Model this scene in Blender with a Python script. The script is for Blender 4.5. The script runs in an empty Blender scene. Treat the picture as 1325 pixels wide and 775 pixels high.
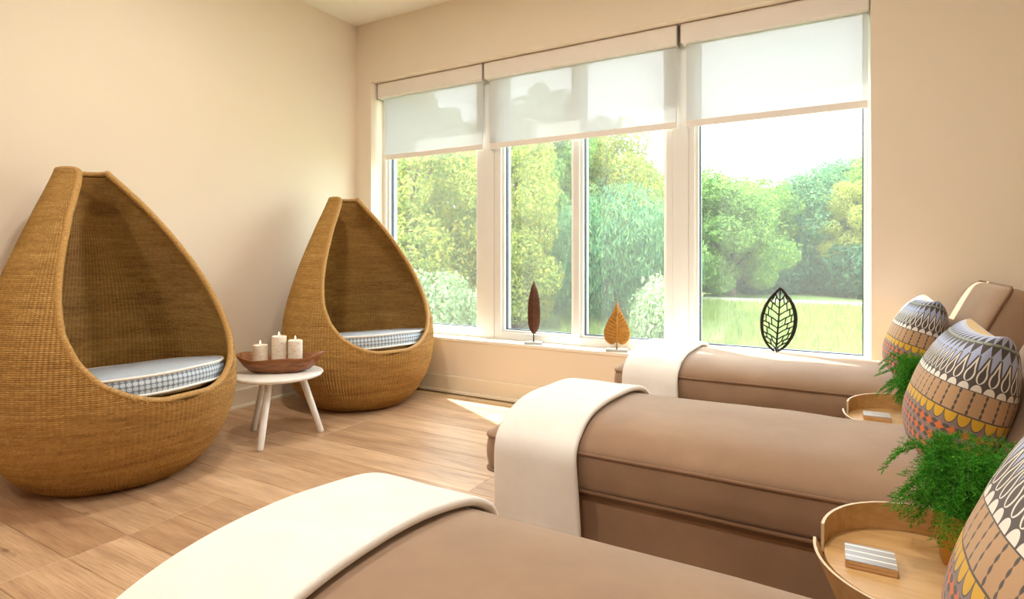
import bpy, math, random
import numpy as np
from mathutils import Vector, Matrix, noise
PI = math.pi
scene = bpy.context.scene
C = scene.collection

# ------------------------------------------------------------------ camera, sky, sun, exposure
cam_d = bpy.data.cameras.new('camera')
cam_d.sensor_width = 36.0
cam_d.lens = 36.0 * 742.0 / 1325.0
cam_d.shift_y = -57.5 / 1325.0
cam_d.clip_start = 0.02
cam_d.clip_end = 400
cam = bpy.data.objects.new('camera', cam_d)
cam.location = (0, 0, 1.067)
cam.rotation_euler = (PI / 2, 0, math.radians(30))
C.objects.link(cam)
scene.camera = cam

world = bpy.data.worlds.new('sky')
scene.world = world
world.use_nodes = True
wbg = world.node_tree.nodes['Background']
wbg.inputs['Color'].default_value = (0.86, 0.94, 1.0, 1)
wbg.inputs['Strength'].default_value = 5.0

sun_d = bpy.data.lights.new('sun', 'SUN')
sun_d.energy = 13.0
sun_d.color = (1.0, 0.93, 0.80)
sun_d.angle = math.radians(0.6)
sun = bpy.data.objects.new('sun', sun_d)
sun.rotation_euler = Vector((0.576, -0.314, -0.755)).to_track_quat('-Z', 'Y').to_euler()
sun.location = (-20, 14, 22)
C.objects.link(sun)

vs = scene.view_settings
vs.view_transform = 'Standard'
vs.look = 'None'
vs.gamma = 1.0
vs.use_curve_mapping = False
vs.exposure = 0.58

# ------------------------------------------------------------------ material helpers
def lin(h):
    h = h.lstrip('#')
    out = []
    for i in (0, 2, 4):
        c = int(h[i:i + 2], 16) / 255
        out.append(c / 12.92 if c <= 0.04045 else ((c + 0.055) / 1.055) ** 2.4)
    return (out[0], out[1], out[2], 1.0)

class Ex:
    """A number-valued node socket with arithmetic."""
    def __init__(s, nt, v): s.nt, s.v = nt, v
    def _m(s, op, b=None, c=None):
        n = s.nt.nodes.new('ShaderNodeMath'); n.operation = op
        for i, x in enumerate((s, b, c)):
            if x is None: continue
            x = x.v if isinstance(x, Ex) else x
            if isinstance(x, (int, float)): n.inputs[i].default_value = x
            else: s.nt.links.new(x, n.inputs[i])
        return Ex(s.nt, n.outputs[0])
    def __add__(s, b): return s._m('ADD', b)
    __radd__ = __add__
    def __sub__(s, b): return s._m('SUBTRACT', b)
    def __rsub__(s, b): return Ex(s.nt, b)._m('SUBTRACT', s)
    def __mul__(s, b): return s._m('MULTIPLY', b)
    __rmul__ = __mul__
    def __truediv__(s, b): return s._m('DIVIDE', b)
    def __lt__(s, b): return s._m('LESS_THAN', b)
    def __gt__(s, b): return s._m('GREATER_THAN', b)
    def pow(s, b): return s._m('POWER', b)
    def abs(s): return s._m('ABSOLUTE')
    def fract(s): return s._m('FRACT')
    def floor(s): return s._m('FLOOR')
    def sin(s): return s._m('SINE')
    def sqrt(s): return s._m('SQRT')
    def mod2(s): return (s * 0.5).fract() * 2
    def max(s, b): return s._m('MAXIMUM', b)
    def min(s, b): return s._m('MINIMUM', b)

class Mat:
    def __init__(s, name):
        s.m = bpy.data.materials.new(name)
        s.m.use_nodes = True
        s.nt = s.m.node_tree
        s.bsdf = s.nt.nodes['Principled BSDF']
        s.out = s.nt.nodes['Material Output']
    def n(s, kind, **kw):
        nd = s.nt.nodes.new('ShaderNode' + kind)
        for k, v in kw.items(): setattr(nd, k, v)
        return nd
    def link(s, a, b):
        s.nt.links.new(a.v if isinstance(a, Ex) else a, b)
    def set(s, **kw):
        for k, v in kw.items(): s.bsdf.inputs[k.replace('_', ' ')].default_value = v
        return s
    def coord(s, which='Object', scale=(1, 1, 1), offset=None):
        tc = s.n('TexCoord'); mp = s.n('Mapping')
        mp.inputs['Scale'].default_value = scale
        s.link(tc.outputs[which], mp.inputs['Vector'])
        if offset is not None: s.link(offset, mp.inputs['Location'])
        return mp.outputs[0]
    def uv(s):
        tc = s.n('TexCoord'); sp = s.n('SeparateXYZ')
        s.link(tc.outputs['UV'], sp.inputs[0])
        return Ex(s.nt, sp.outputs[0]), Ex(s.nt, sp.outputs[1])
    def noise(s, vec, scale=5, detail=3, rough=0.5):
        n = s.n('TexNoise')
        n.inputs['Scale'].default_value = scale
        n.inputs['Detail'].default_value = detail
        n.inputs['Roughness'].default_value = rough
        if vec is not None: s.link(vec, n.inputs['Vector'])
        return n.outputs[0]
    def ramp(s, fac, stops):
        r = s.n('ValToRGB')
        els = r.color_ramp.elements
        while len(els) < len(stops): els.new(0.5)
        for e, (p, c) in zip(els, stops):
            e.position = p; e.color = c
        s.link(fac, r.inputs[0])
        return r.outputs[0]
    def mix(s, fac, a, b, blend='MIX'):
        m = s.n('Mix', data_type='RGBA', blend_type=blend)
        for sock, x in ((m.inputs[0], fac), (m.inputs[6], a), (m.inputs[7], b)):
            if isinstance(x, Ex): x = x.v
            if isinstance(x, (int, float)): sock.default_value = x
            elif isinstance(x, tuple): sock.default_value = x
            else: s.link(x, sock)
        return m.outputs[2]
    def base(s, col): s.link(col, s.bsdf.inputs['Base Color'])
    def bump(s, h, strength=0.3, dist=0.01):
        b = s.n('Bump')
        b.inputs['Strength'].default_value = strength
        b.inputs['Distance'].default_value = dist
        s.link(h, b.inputs['Height'])
        s.link(b.outputs[0], s.bsdf.inputs['Normal'])

def plain(name, hexc, rough=0.5, var=0.06, scale=6, bump=0, bscale=200, metal=0):
    M = Mat(name); c = lin(hexc)
    v = M.coord()
    lo = tuple(x * (1 - var) for x in c[:3]) + (1,); hi = tuple(min(1, x * (1 + var)) for x in c[:3]) + (1,)
    M.base(M.ramp(M.noise(v, scale, 4), [(0.3, lo), (0.7, hi)]))
    M.set(Roughness=rough, Metallic=metal)
    if bump: M.bump(M.noise(v, bscale, 3), bump, 0.004)
    return M.m

MT = {}
MT['wall'] = plain('warm_beige_paint', '#eee0cc', 0.8, 0.015, 2, 0.05, 250)
MT['ceiling'] = plain('ceiling_paint', '#f6f0e2', 0.85, 0.01, 2, 0.05, 250)
MT['trim'] = plain('cream_trim_paint', '#efe2cb', 0.45, 0.02, 3)
MT['sill'] = plain('white_sill_paint', '#f4eee2', 0.4, 0.02, 3)
MT['frame'] = plain('white_window_frame', '#e9e7e2', 0.4, 0.02, 4)
MT['gasket'] = plain('dark_gasket', '#3b4a55', 0.5, 0.1, 10)
MT['cassette'] = plain('shade_cassette_white', '#efe8e0', 0.6, 0.02, 5)
MT['bracket'] = plain('grey_bracket', '#b9b1a6', 0.4, 0.05, 8)
MT['concrete'] = plain('exterior_wall', '#b8ab98', 0.8, 0.06, 3)
MT['white_paint'] = plain('white_lacquer', '#efebe4', 0.35, 0.015, 5)
MT['stone'] = plain('pale_stone_base', '#b7b2aa', 0.55, 0.1, 30)
MT['iron'] = plain('black_iron', '#241c17', 0.5, 0.2, 30, metal=0.3)
MT['bronze'] = plain('dark_bronze', '#5f3d2c', 0.42, 0.25, 25, metal=0.45)
MT['gold'] = plain('antique_gold', '#b8863f', 0.38, 0.2, 25, metal=0.6)
MT['wick'] = plain('wick_black', '#20180f', 0.9, 0.1, 30)
MT['pot'] = plain('ochre_glaze', '#c2861d', 0.35, 0.08, 12)
MT['soil'] = plain('potting_soil', '#2c2118', 0.95, 0.3, 60, 0.5, 120)
MT['asphalt'] = plain('pale_road', '#c9bfb4', 0.9, 0.08, 3)
MT['bark'] = plain('tree_bark', '#5c4a3a', 0.9, 0.25, 12, 0.6, 30)
MT['metal_ring'] = plain('added_lamp_trim', '#f0eee8', 0.4, 0.02, 5)

def mat_wood_floor():
    M = Mat('oak_plank')
    oi = M.n('ObjectInfo')
    rnd = Ex(M.nt, oi.outputs['Random'])
    cb = M.n('CombineXYZ')
    M.link(rnd * 37.0, cb.inputs[0]); M.link(rnd * 91.0, cb.inputs[1])
    v = M.coord('Object', (0.9, 7.0, 1), cb.outputs[0])
    g1 = M.noise(v, 2.2, 6, 0.62)
    v2 = M.coord('Object', (2.2, 55.0, 1), cb.outputs[0])
    g2 = M.noise(v2, 3.0, 4, 0.6)
    col = M.ramp(g1, [(0.25, lin('#96775a')), (0.45, lin('#b59877')), (0.6, lin('#c4a886')), (0.8, lin('#d0b796'))])
    fine = M.ramp(g2, [(0.3, lin('#cfc2b2')), (0.6, (1, 1, 1, 1))])
    col = M.mix(0.7, col, fine, 'MULTIPLY')
    # knots
    v3 = M.coord('Object', (2.4, 5.6, 1), cb.outputs[0])
    kn = M.noise(v3, 1.15, 3, 0.6)
    k = M.ramp(kn, [(0.68, (0, 0, 0, 1)), (0.76, (1, 1, 1, 1))])
    col = M.mix(k, col, lin('#6f5138'))
    # a tone of its own for each plank
    tone = M.ramp(rnd, [(0.0, lin('#d8c0a8')), (0.3, lin('#eee0d0')), (0.7, lin('#fbeedf')), (1.0, lin('#e2ccb4'))])
    col = M.mix(1.0, col, tone, 'MULTIPLY')
    hs = M.n('HueSaturation'); hs.inputs['Value'].default_value = 1.35; hs.inputs['Saturation'].default_value = 0.9
    M.link(col, hs.inputs['Color'])
    M.base(hs.outputs[0])
    M.set(Roughness=0.36)
    M.bump(g2, 0.12, 0.002)
    return M.m
MT['floor'] = mat_wood_floor()

def mat_wood(name, cols, sc=(1, 14, 14), rough=0.45):
    M = Mat(name)
    v = M.coord('Object', sc)
    g = M.noise(v, 4, 5, 0.6)
    M.base(M.ramp(g, [(0.25, lin(cols[0])), (0.5, lin(cols[1])), (0.75, lin(cols[2]))]))
    M.set(Roughness=rough)
    M.bump(g, 0.08, 0.002)
    return M.m
MT['oak_veneer'] = mat_wood('oak_veneer', ('#c3955f', '#cfa46c', '#dab480'))
MT['oak_edge'] = plain('pale_plywood_edge', '#e8cfa8', 0.5, 0.05, 30)
MT['bowl'] = mat_wood('carved_teak', ('#5e3519', '#8a5429', '#a86f3c'), (3, 16, 16), 0.4)
MT['coaster_wood'] = mat_wood('coaster_oak', ('#c79562', '#d3a673', '#deb687'))

def mat_coaster():
    M = Mat('striped_coaster_top')
    tc = M.n('TexCoord'); sp = M.n('SeparateXYZ'); M.link(tc.outputs['Object'], sp.inputs[0])
    y = Ex(M.nt, sp.outputs[1])
    s = ((y * 40.0 + 0.85).fract() < 0.2)
    g = M.noise(M.coord('Object', (3, 60, 1)), 6, 3)
    dark = M.ramp(g, [(0.3, lin('#8f8b8a')), (0.7, lin('#b6b0aa'))])
    M.base(M.mix(s, dark, lin('#f2ece2')))
    M.set(Roughness=0.3)
    return M.m
MT['coaster_top'] = mat_coaster()

def mat_wicker():
    M = Mat('honey_wicker')
    u, v = M.uv()                       # u in stakes, v in weave rows
    row = v.floor(); col = u.floor()
    cb = M.n('CombineXYZ')
    M.link(row * 0.37, cb.inputs[0]); M.link(u * 0.035, cb.inputs[1])
    n1 = M.noise(cb.outputs[0], 1.6, 3, 0.6)        # tone drifts along each strand
    cb2 = M.n('CombineXYZ')
    M.link(v * 0.045, cb2.inputs[0]); M.link(u * 0.01, cb2.inputs[1])
    n2 = M.noise(cb2.outputs[0], 2.0, 3, 0.6)        # broad bands
    wn = M.n('TexWhiteNoise', noise_dimensions='2D')
    cb3 = M.n('CombineXYZ'); M.link(row, cb3.inputs[0]); M.link(col, cb3.inputs[1])
    M.link(cb3.outputs[0], wn.inputs['Vector'])
    t = Ex(M.nt, n1) * 0.5 + Ex(M.nt, n2) * 0.38 + Ex(M.nt, wn.outputs[0]) * 0.12
    c = M.ramp(t, [(0.28, lin('#855a25')), (0.42, lin('#ad7f3a')), (0.56, lin('#c4964c')), (0.72, lin('#d6ae68'))])
    M.base(c)
    M.set(Roughness=0.48)
    # round strand in each row, going over and under the stakes
    dv = (v.fract() - 0.5).abs() * 2.0
    strand = (1.0 - dv * dv).max(0.0).sqrt()
    wob = ((u * PI) + (row * PI)).sin() * 0.5 + 0.5
    hgt = strand * (wob * 0.45 + 0.55)
    M.bump(hgt, 0.95, 0.006)
    return M.m
MT['wicker'] = mat_wicker()

def mat_rim():
    M = Mat('wicker_rim_wrap')
    u, v = M.uv()
    c = M.ramp(M.noise(M.coord('UV', (0.3, 2, 1)), 3, 3), [(0.3, lin('#ab7d3d')), (0.7, lin('#d2a560'))])
    M.base(c)
    M.set(Roughness=0.45)
    M.bump(((u + v * 0.6) * 2 * PI).sin(), 0.5, 0.003)
    return M.m
MT['rim'] = mat_rim()

def mat_fabric(name, cols, scale=3.0, bump=0.15, bscale=900, sheen=0.3, rough=0.9):
    M = Mat(name)
    v = M.coord()
    g = M.noise(v, scale, 5, 0.6)
    M.base(M.ramp(g, [(0.3, lin(cols[0])), (0.5, lin(cols[1])), (0.7, lin(cols[2]))]))
    M.set(Roughness=rough, Sheen_Weight=sheen, Sheen_Roughness=0.4)
    M.bsdf.inputs['Sheen Tint'].default_value = (1, 0.93, 0.86, 1)
    M.bump(M.noise(v, bscale, 2), bump, 0.002)
    return M.m
MT['velvet'] = mat_fabric('taupe_velvet', ('#967860', '#9e7f65', '#a7886d'), 5, sheen=0.7)
MT['welt'] = mat_fabric('taupe_welt', ('#86654d', '#8e6d54', '#96755b'), 5)
MT['blanket'] = mat_fabric('cream_fleece', ('#f1ebe3', '#f6f1ea', '#faf6f0'), 6, 0.5, 350, 0.4)
MT['piping'] = mat_fabric('white_piping', ('#e9e6df', '#f1eee8', '#f6f4ee'), 20, 0.3, 500)
MT['cushion_top'] = mat_fabric('blue_grey_linen', ('#a7b3c0', '#b1bdca', '#bac6d2'), 40, 0.2, 600)

def mat_dots():
    M = Mat('dotted_band')
    u, v = M.uv()
    du = u.fract() - 0.5; dv = v.fract() - 0.5
    d = (du * du + dv * dv).sqrt()
    M.base(M.mix(d < 0.43, lin('#7f8a95'), lin('#c9d6e2')))
    M.set(Roughness=0.9)
    return M.m
MT['dots'] = mat_dots()

def mat_pillow():
    M = Mat('folk_print')
    u, v = M.uv()                      # u counts columns, v runs 0 to 1 from hem to top
    fu = (u.fract() - 0.5)             # -0.5 .. 0.5 in a column
    au = fu.abs()
    WH, DK, TAN, YEL, ORG, LIL, GRY = (lin(x) for x in ('#efeae0', '#5b5350', '#c19c76', '#dcae36', '#d9743f', '#b4bfe0', '#7d7b86'))
    def band(a, b): return (v > a) * (v < b)
    def loc(a, b): return (v - a) / (b - a)
    col = M.mix(0.0, DK, DK)
    # foot: pale lattice of stars on grey
    k = 2.0
    su = (u * k).fract() - 0.5; sv = (v * 26.0).fract() - 0.5
    star = (su.abs().pow(0.6) + sv.abs().pow(0.6)) < 0.92
    col = M.mix(band(0.0, 0.12), col, M.mix(star, GRY, WH))
    # rows of orange stars on charcoal ovals
    su2 = (u * 1.0 + (v * 14.3 + 0.28).floor() * 0.5).fract() - 0.5; sv2 = (v * 14.3 + 0.28).fract() - 0.5
    star2 = (su2.abs().pow(0.62) + sv2.abs().pow(0.62)) < 0.70
    ov = (((su2.abs() - 0.5).pow(2.0)) * 4.5 + sv2 * sv2 * 4.5) < 0.62
    b2 = M.mix(ov, lin('#8b7a74'), DK)
    b2 = M.mix(star2, b2, ORG)
    col = M.mix(band(0.12, 0.40), col, b2)
    # yellow scallops
    l = loc(0.40, 0.47)
    sc = (fu * fu * 4.0 + (1.0 - l) * (1.0 - l)) < 0.86
    ring = (fu * fu * 4.0 + (1.0 - l) * (1.0 - l)) < 1.05
    b3 = M.mix(ring, lin('#8b7a74'), DK)
    col = M.mix(band(0.40, 0.47), col, M.mix(sc, b3, YEL))
    # tan band with beaded strings
    l = loc(0.47, 0.61)
    bead = au < ((l * 2 * PI * 2.0).sin().abs() * 0.085 + 0.015)
    col = M.mix(band(0.47, 0.61), col, M.mix(bead, TAN, DK))
    line = ((v - 0.47).abs() < 0.004).max((v - 0.61).abs() < 0.005)
    col = M.mix(line, col, DK)
    # white half rounds
    l = loc(0.61, 0.65)
    hr = (fu * fu * 5.0 + l * l) < 0.92
    col = M.mix(band(0.61, 0.65), col, M.mix(hr, DK, WH))
    # white outlined drops on charcoal
    l = loc(0.65, 0.81)
    wid = ((0.075 - (l - 0.29) * (l - 0.29)).max(0.0).sqrt() * 1.5).max((l > 0.33) * ((1.0 - l).max(0.0) * 0.56)).min(0.42)
    outl = (au < wid) * (au > (wid - 0.14))
    lilb = (l > 0.45) * (au > (0.5 - (l - 0.45) * 0.62))
    b6 = M.mix(lilb, DK, LIL)
    col = M.mix(band(0.65, 0.81), col, M.mix(outl, b6, WH))
    # lilac and charcoal harlequin
    l = loc(0.81, 0.95)
    dia = (au * 2.0 + (l - 0.5).abs() * 2.0) < 1.0
    half = (l > 0.5)
    b7 = M.mix(dia, LIL, DK)
    b7 = M.mix(((l - 0.5).abs() < 0.11) * (au < 0.38) * half, b7, lin('#9aa58f'))
    col = M.mix(band(0.81, 0.95), col, b7)
    # top: fine lilac stripes, yellow towards the seam
    fine = ((u * 2.0).fract() < 0.5)
    b8 = M.mix(fine, lin('#dfe3ea'), LIL)
    b8 = M.mix(v > 0.975, b8, M.mix(((u * 1.0).fract() < 0.5), lin('#e7d9b8'), YEL))
    col = M.mix(v > 0.95, col, b8)
    M.base(col)
    M.set(Roughness=0.85, Sheen_Weight=0.15)
    M.bump(M.noise(M.coord('Object'), 700, 2), 0.15, 0.001)
    return M.m
MT['pillow'] = mat_pillow()

def mat_candle():
    M = Mat('birch_wax')
    v = M.coord('Object', (1, 1, 4.5))
    n = M.noise(v, 22, 4, 0.65)
    c = M.ramp(n, [(0.30, lin('#c2ab90')), (0.40, lin('#ecdfcc')), (0.60, lin('#f7eee0')), (0.74, lin('#d6c4ac'))])
    M.base(c)
    M.set(Roughness=0.6, Subsurface_Weight=0.0)
    return M.m
MT['candle'] = mat_candle()
def emit(name, col, st):
    M = Mat(name)
    M.set(Base_Color=col, Emission_Color=col, Emission_Strength=st)
    return M.m
MT['flame'] = emit('candle_flame', (1.0, 0.72, 0.32, 1), 3.0)
MT['added_lamp_lens'] = emit('added_lamp_lens', (1.0, 0.88, 0.70, 1), 6.0)  # glowing face of the added, unseen ceiling lamps

def mat_glass():
    M = Mat('window_glass')
    M.nt.nodes.remove(M.bsdf)
    t = M.n('BsdfTransparent'); t.inputs[0].default_value = (0.96, 0.985, 0.985, 1)
    g = M.n('BsdfGlossy'); g.inputs['Roughness'].default_value = 0.0
    mx = M.n('MixShader'); mx.inputs[0].default_value = 0.03
    M.link(t.outputs[0], mx.inputs[1]); M.link(g.outputs[0], mx.inputs[2])
    dust = M.n('BsdfTranslucent'); m2 = M.n('MixShader'); m2.inputs[0].default_value = 0.035
    M.link(mx.outputs[0], m2.inputs[1]); M.link(dust.outputs[0], m2.inputs[2]); M.link(m2.outputs[0], M.out.inputs[0])
    return M.m
MT['glass'] = mat_glass()

def mat_shade():
    M = Mat('sheer_shade_fabric')
    M.nt.nodes.remove(M.bsdf)
    t = M.n('BsdfTransparent')
    d = M.n('BsdfDiffuse'); d.inputs[0].default_value = lin('#e2e4e4')
    tl = M.n('BsdfTranslucent'); tl.inputs[0].default_value = lin('#e9f0f6')
    m1 = M.n('MixShader'); m1.inputs[0].default_value = 0.22
    M.link(d.outputs[0], m1.inputs[1]); M.link(tl.outputs[0], m1.inputs[2])
    mx = M.n('MixShader'); mx.inputs[0].default_value = SHADE_OPAQUE
    M.link(t.outputs[0], mx.inputs[1]); M.link(m1.outputs[0], mx.inputs[2]); M.link(mx.outputs[0], M.out.inputs[0])
    return M.m
SHADE_OPAQUE = 0.785
MT['shade'] = mat_shade()

def mat_leaf(name, cols, trans=0.35):
    M = Mat(name)
    M.nt.nodes.remove(M.bsdf)
    geo = M.n('NewGeometry')
    c = M.ramp(geo.outputs['Random Per Island'], [(i / (len(cols) - 1), lin(h)) for i, h in enumerate(cols)])
    d = M.n('BsdfDiffuse'); tl = M.n('BsdfTranslucent')
    M.link(c, d.inputs[0]); M.link(c, tl.inputs[0])
    mx = M.n('MixShader'); mx.inputs[0].default_value = trans
    M.link(d.outputs[0], mx.inputs[1]); M.link(tl.outputs[0], mx.inputs[2]); M.link(mx.outputs[0], M.out.inputs[0])
    return M.m
MT['leaf_yellow'] = mat_leaf('leaves_yellow_green', ('#6f8444', '#8a9c4e', '#a8ad58', '#c9bc62'))
MT['leaf_green'] = mat_leaf('leaves_mid_green', ('#4f7a3f', '#68924c', '#86a958', '#a5b962'))
MT['leaf_blue'] = mat_leaf('leaves_blue_green', ('#3f6c55', '#52825f', '#6e9868', '#90b076'))
MT['leaf_pale'] = mat_leaf('leaves_pale_green', ('#6f8a66', '#86a076', '#a6b78c', '#c2cba4'))
MT['leaf_dark'] = mat_leaf('leaves_dark_green', ('#2f5343', '#3f6650', '#4f7858', '#678a60'))
MT['grass'] = mat_leaf('grass_blades', ('#678042', '#7b914c', '#909f58', '#a8aa6c'), 0.4)
MT['fern'] = mat_leaf('fern_green', ('#2c6a1c', '#3d8826', '#52a234', '#74bd4a'), 0.3)
MT['fern_stem'] = plain('fern_stem', '#3f6a25', 0.6, 0.1, 20)
MT['lawn'] = plain('lawn_ground', '#6f8442', 0.95, 0.2, 4)

# ------------------------------------------------------------------ mesh helpers
def link(o, parent=None):
    C.objects.link(o)
    if parent is not None: o.parent = parent
    return o
def mesh(name, verts, faces, mat, parent=None, smooth=False, uvs=None, loc=None, rot=None, slots=None, fmat=None):
    me = bpy.data.meshes.new(name)
    me.from_pydata([tuple(v) for v in verts], [], faces)
    if slots:
        for m in slots: me.materials.append(MT[m])
        me.polygons.foreach_set('material_index', fmat)
    else: me.materials.append(MT[mat])
    if uvs is not None:
        ul = me.uv_layers.new(name='UVMap')
        flat = np.array([uvs[f][k] if isinstance(uvs, dict) else uvs[i] for f, p in enumerate(faces) for k, i in enumerate(p)], dtype=np.float32)
        ul.data.foreach_set('uv', flat.ravel())
    if smooth: me.polygons.foreach_set('use_smooth', [True] * len(me.polygons))
    me.update()
    o = bpy.data.objects.new(name, me)
    if loc: o.location = loc
    if rot: o.rotation_euler = rot
    return link(o, parent)
def tag(o, label, cat, group=None):
    o['label'] = label; o['category'] = cat
    if group: o['group'] = group
    return o
def struct(o, label=None):
    o['kind'] = 'structure'
    if label: o['label'] = label
    return o
def thing(name, label, cat, loc=(0, 0, 0), rotz=0.0, group=None):
    o = bpy.data.objects.new(name, None)
    o.empty_display_size = 0.05
    o.location = loc; o.rotation_euler = (0, 0, rotz)
    link(o); return tag(o, label, cat, group)
def copy_tree(o, parent=None):
    c = o.copy(); C.objects.link(c); c.parent = parent
    for ch in list(o.children):
        copy_tree(ch, c)
    return c
class MB:
    """Collects boxes, tubes, lathes into one mesh."""
    def __init__(s): s.v = []; s.f = []
    def add(s, vs, fs):
        n = len(s.v); s.v += [tuple(v) for v in vs]; s.f += [tuple(i + n for i in f) for f in fs]; return s
    def box(s, x0, x1, y0, y1, z0, z1, ch=0.0):
        if ch <= 0:
            vs = [(x, y, z) for z in (z0, z1) for y in (y0, y1) for x in (x0, x1)]
            fs = [(0, 2, 3, 1), (4, 5, 7, 6), (0, 1, 5, 4), (2, 6, 7, 3), (0, 4, 6, 2), (1, 3, 7, 5)]
            return s.add(vs, fs)
        c = ch
        idx = {}; vs = []
        for sx in (0, 1):
            for sy in (0, 1):
                for sz in (0, 1):
                    X = (x0, x1)[sx]; Y = (y0, y1)[sy]; Z = (z0, z1)[sz]
                    ix = X + (c if sx == 0 else -c); iy = Y + (c if sy == 0 else -c); iz = Z + (c if sz == 0 else -c)
                    for ax, p in (('x', (X, iy, iz)), ('y', (ix, Y, iz)), ('z', (ix, iy, Z))):
                        idx[(sx, sy, sz, ax)] = len(vs); vs.append(p)
        I = lambda a, b, c_, ax: idx[(a, b, c_, ax)]
        fs = []
        for k in (0, 1):
            q = [I(k, 0, 0, 'x'), I(k, 1, 0, 'x'), I(k, 1, 1, 'x'), I(k, 0, 1, 'x')]; fs.append(q if k else q[::-1])
            q = [I(0, k, 0, 'y'), I(0, k, 1, 'y'), I(1, k, 1, 'y'), I(1, k, 0, 'y')]; fs.append(q if k else q[::-1])
            q = [I(0, 0, k, 'z'), I(1, 0, k, 'z'), I(1, 1, k, 'z'), I(0, 1, k, 'z')]; fs.append(q if k else q[::-1])
        for a in (0, 1):
            for b in (0, 1):
                fs.append([I(a, b, 0, 'x'), I(a, b, 1, 'x'), I(a, b, 1, 'y'), I(a, b, 0, 'y')])
                fs.append([I(a, 0, b, 'x'), I(a, 1, b, 'x'), I(a, 1, b, 'z'), I(a, 0, b, 'z')])
                fs.append([I(0, a, b, 'y'), I(1, a, b, 'y'), I(1, a, b, 'z'), I(0, a, b, 'z')])
                for d in (0, 1):
                    fs.append([I(a, b, d, 'x'), I(a, b, d, 'y'), I(a, b, d, 'z')])
        return s.add(vs, fs)
    def tube(s, pts, r, n=8, closed=False, cap=True):
        pts = [Vector(p) for p in pts]; m = len(pts)
        rr = r if isinstance(r, (list, tuple)) else [r] * m
        base = len(s.v); up = None
        for i, p in enumerate(pts):
            a = pts[i - 1] if (i or closed) else p; b = pts[(i + 1) % m] if (i < m - 1 or closed) else p
            t = (b - a).normalized()
            if up is None:
                up = Vector((0, 0, 1)) if abs(t.z) < 0.9 else Vector((1, 0, 0))
            x = t.cross(up)
            if x.length < 1e-6: x = t.cross(Vector((0.3, 1, 0.2)))
            x.normalize(); y = x.cross(t).normalized(); up = y
            for k in range(n):
                a_ = 2 * PI * k / n
                s.v.append(tuple(p + (x * math.cos(a_) + y * math.sin(a_)) * rr[i]))
        segs = m if closed else m - 1
        for i in range(segs):
            j = (i + 1) % m
            for k in range(n):
                k2 = (k + 1) % n
                s.f.append((base + i * n + k, base + i * n + k2, base + j * n + k2, base + j * n + k))
        if cap and not closed:
            s.f.append(tuple(base + k for k in range(n))[::-1])
            s.f.append(tuple(base + (m - 1) * n + k for k in range(n)))
        return s
    def lathe(s, prof, n=32, cx=0, cy=0):
        base = len(s.v); rings = []
        for r, z in prof:
            if r < 1e-6:
                rings.append([len(s.v)] * n); s.v.append((cx, cy, z))
            else:
                rings.append(list(range(len(s.v), len(s.v) + n)))
                for k in range(n):
                    a = 2 * PI * k / n; s.v.append((cx + r * math.cos(a), cy + r * math.sin(a), z))
        for A, B in zip(rings, rings[1:]):
            for k in range(n):
                k2 = (k + 1) % n
                q = [A[k], A[k2], B[k2], B[k]]
                q2 = []
                for i in q:
                    if i not in q2: q2.append(i)
                if len(q2) > 2: s.f.append(tuple(q2))
        return s
    def build(s, name, mat, parent=None, smooth=False, **kw):
        return mesh(name, s.v, s.f, mat, parent, smooth, **kw)
def interp(x, xs, ys): return float(np.interp(x, xs, ys))

# ------------------------------------------------------------------ the room
XL, XR, YB, YW, H = -3.663, 1.75, -3.2, 3.635, 3.05
WX0, WX1, WZ0, WZ1 = -3.488, 0.13, 0.42, 2.545          # window opening
YO = 3.96
def bmat(*boxes):
    m = MB()
    for b in boxes: m.box(*b)
    return m
struct(bmat((XL - 0.2, XL, YB - 0.2, YO, -0.4, H + 0.2)).build('wall_left', 'wall'), 'plain warm beige wall behind the wicker chairs')
struct(bmat((XR, XR + 0.2, YB - 0.2, YO, -0.4, H + 0.2)).build('wall_right', 'wall'))
struct(bmat((XL, XR, YB - 0.2, YB, -0.4, H + 0.2)).build('wall_front', 'wall'))
struct(bmat((XL, XR, YW, YO, -0.4, WZ0 - 0.02), (XL, XR, YW, YO, WZ1, H + 0.2), (XL, WX0, YW, YO, WZ0 - 0.02, WZ1), (WX1, XR, YW, YO, WZ0 - 0.02, WZ1)).build('wall_back', 'wall'), 'beige wall with the wide three-part window')
struct(bmat((XL, XR, YB, YW, H, H + 0.2)).build('ceiling', 'ceiling'), 'smooth cream ceiling')
fl = struct(bmat((XL, XR, YB, YW, -0.2, -0.012)).build('floor', 'oak_edge'), 'wide oak plank floor')
rng = random.Random(4)
PW = 0.1957
pl_cache = {}
def plank(x0, x1, y0):
    L = round(x1 - x0, 3)
    if L not in pl_cache:
        hx, hy, c = L / 2 - 0.0007, PW / 2 - 0.0007, 0.0016
        vs = [(-hx, -hy, -0.012), (hx, -hy, -0.012), (hx, hy, -0.012), (-hx, hy, -0.012),
              (-hx, -hy, -c), (hx, -hy, -c), (hx, hy, -c), (-hx, hy, -c),
              (-hx + c, -hy + c, 0), (hx - c, -hy + c, 0), (hx - c, hy - c, 0), (-hx + c, hy - c, 0)]
        fs = [(0, 1, 5, 4), (1, 2, 6, 5), (2, 3, 7, 6), (3, 0, 4, 7), (4, 5, 9, 8), (5, 6, 10, 9), (6, 7, 11, 10), (7, 4, 8, 11), (8, 9, 10, 11)]
        me = bpy.data.meshes.new('plank'); me.from_pydata(vs, [], fs); me.materials.append(MT['floor'])
        pl_cache[L] = me
    o = bpy.data.objects.new('plank', pl_cache[L])
    o.location = ((x0 + x1) / 2, y0 + PW / 2, 0)
    link(o, fl)
k0 = math.ceil((YB - 0.966) / PW)
y = 0.966 + k0 * PW
row = k0
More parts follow.
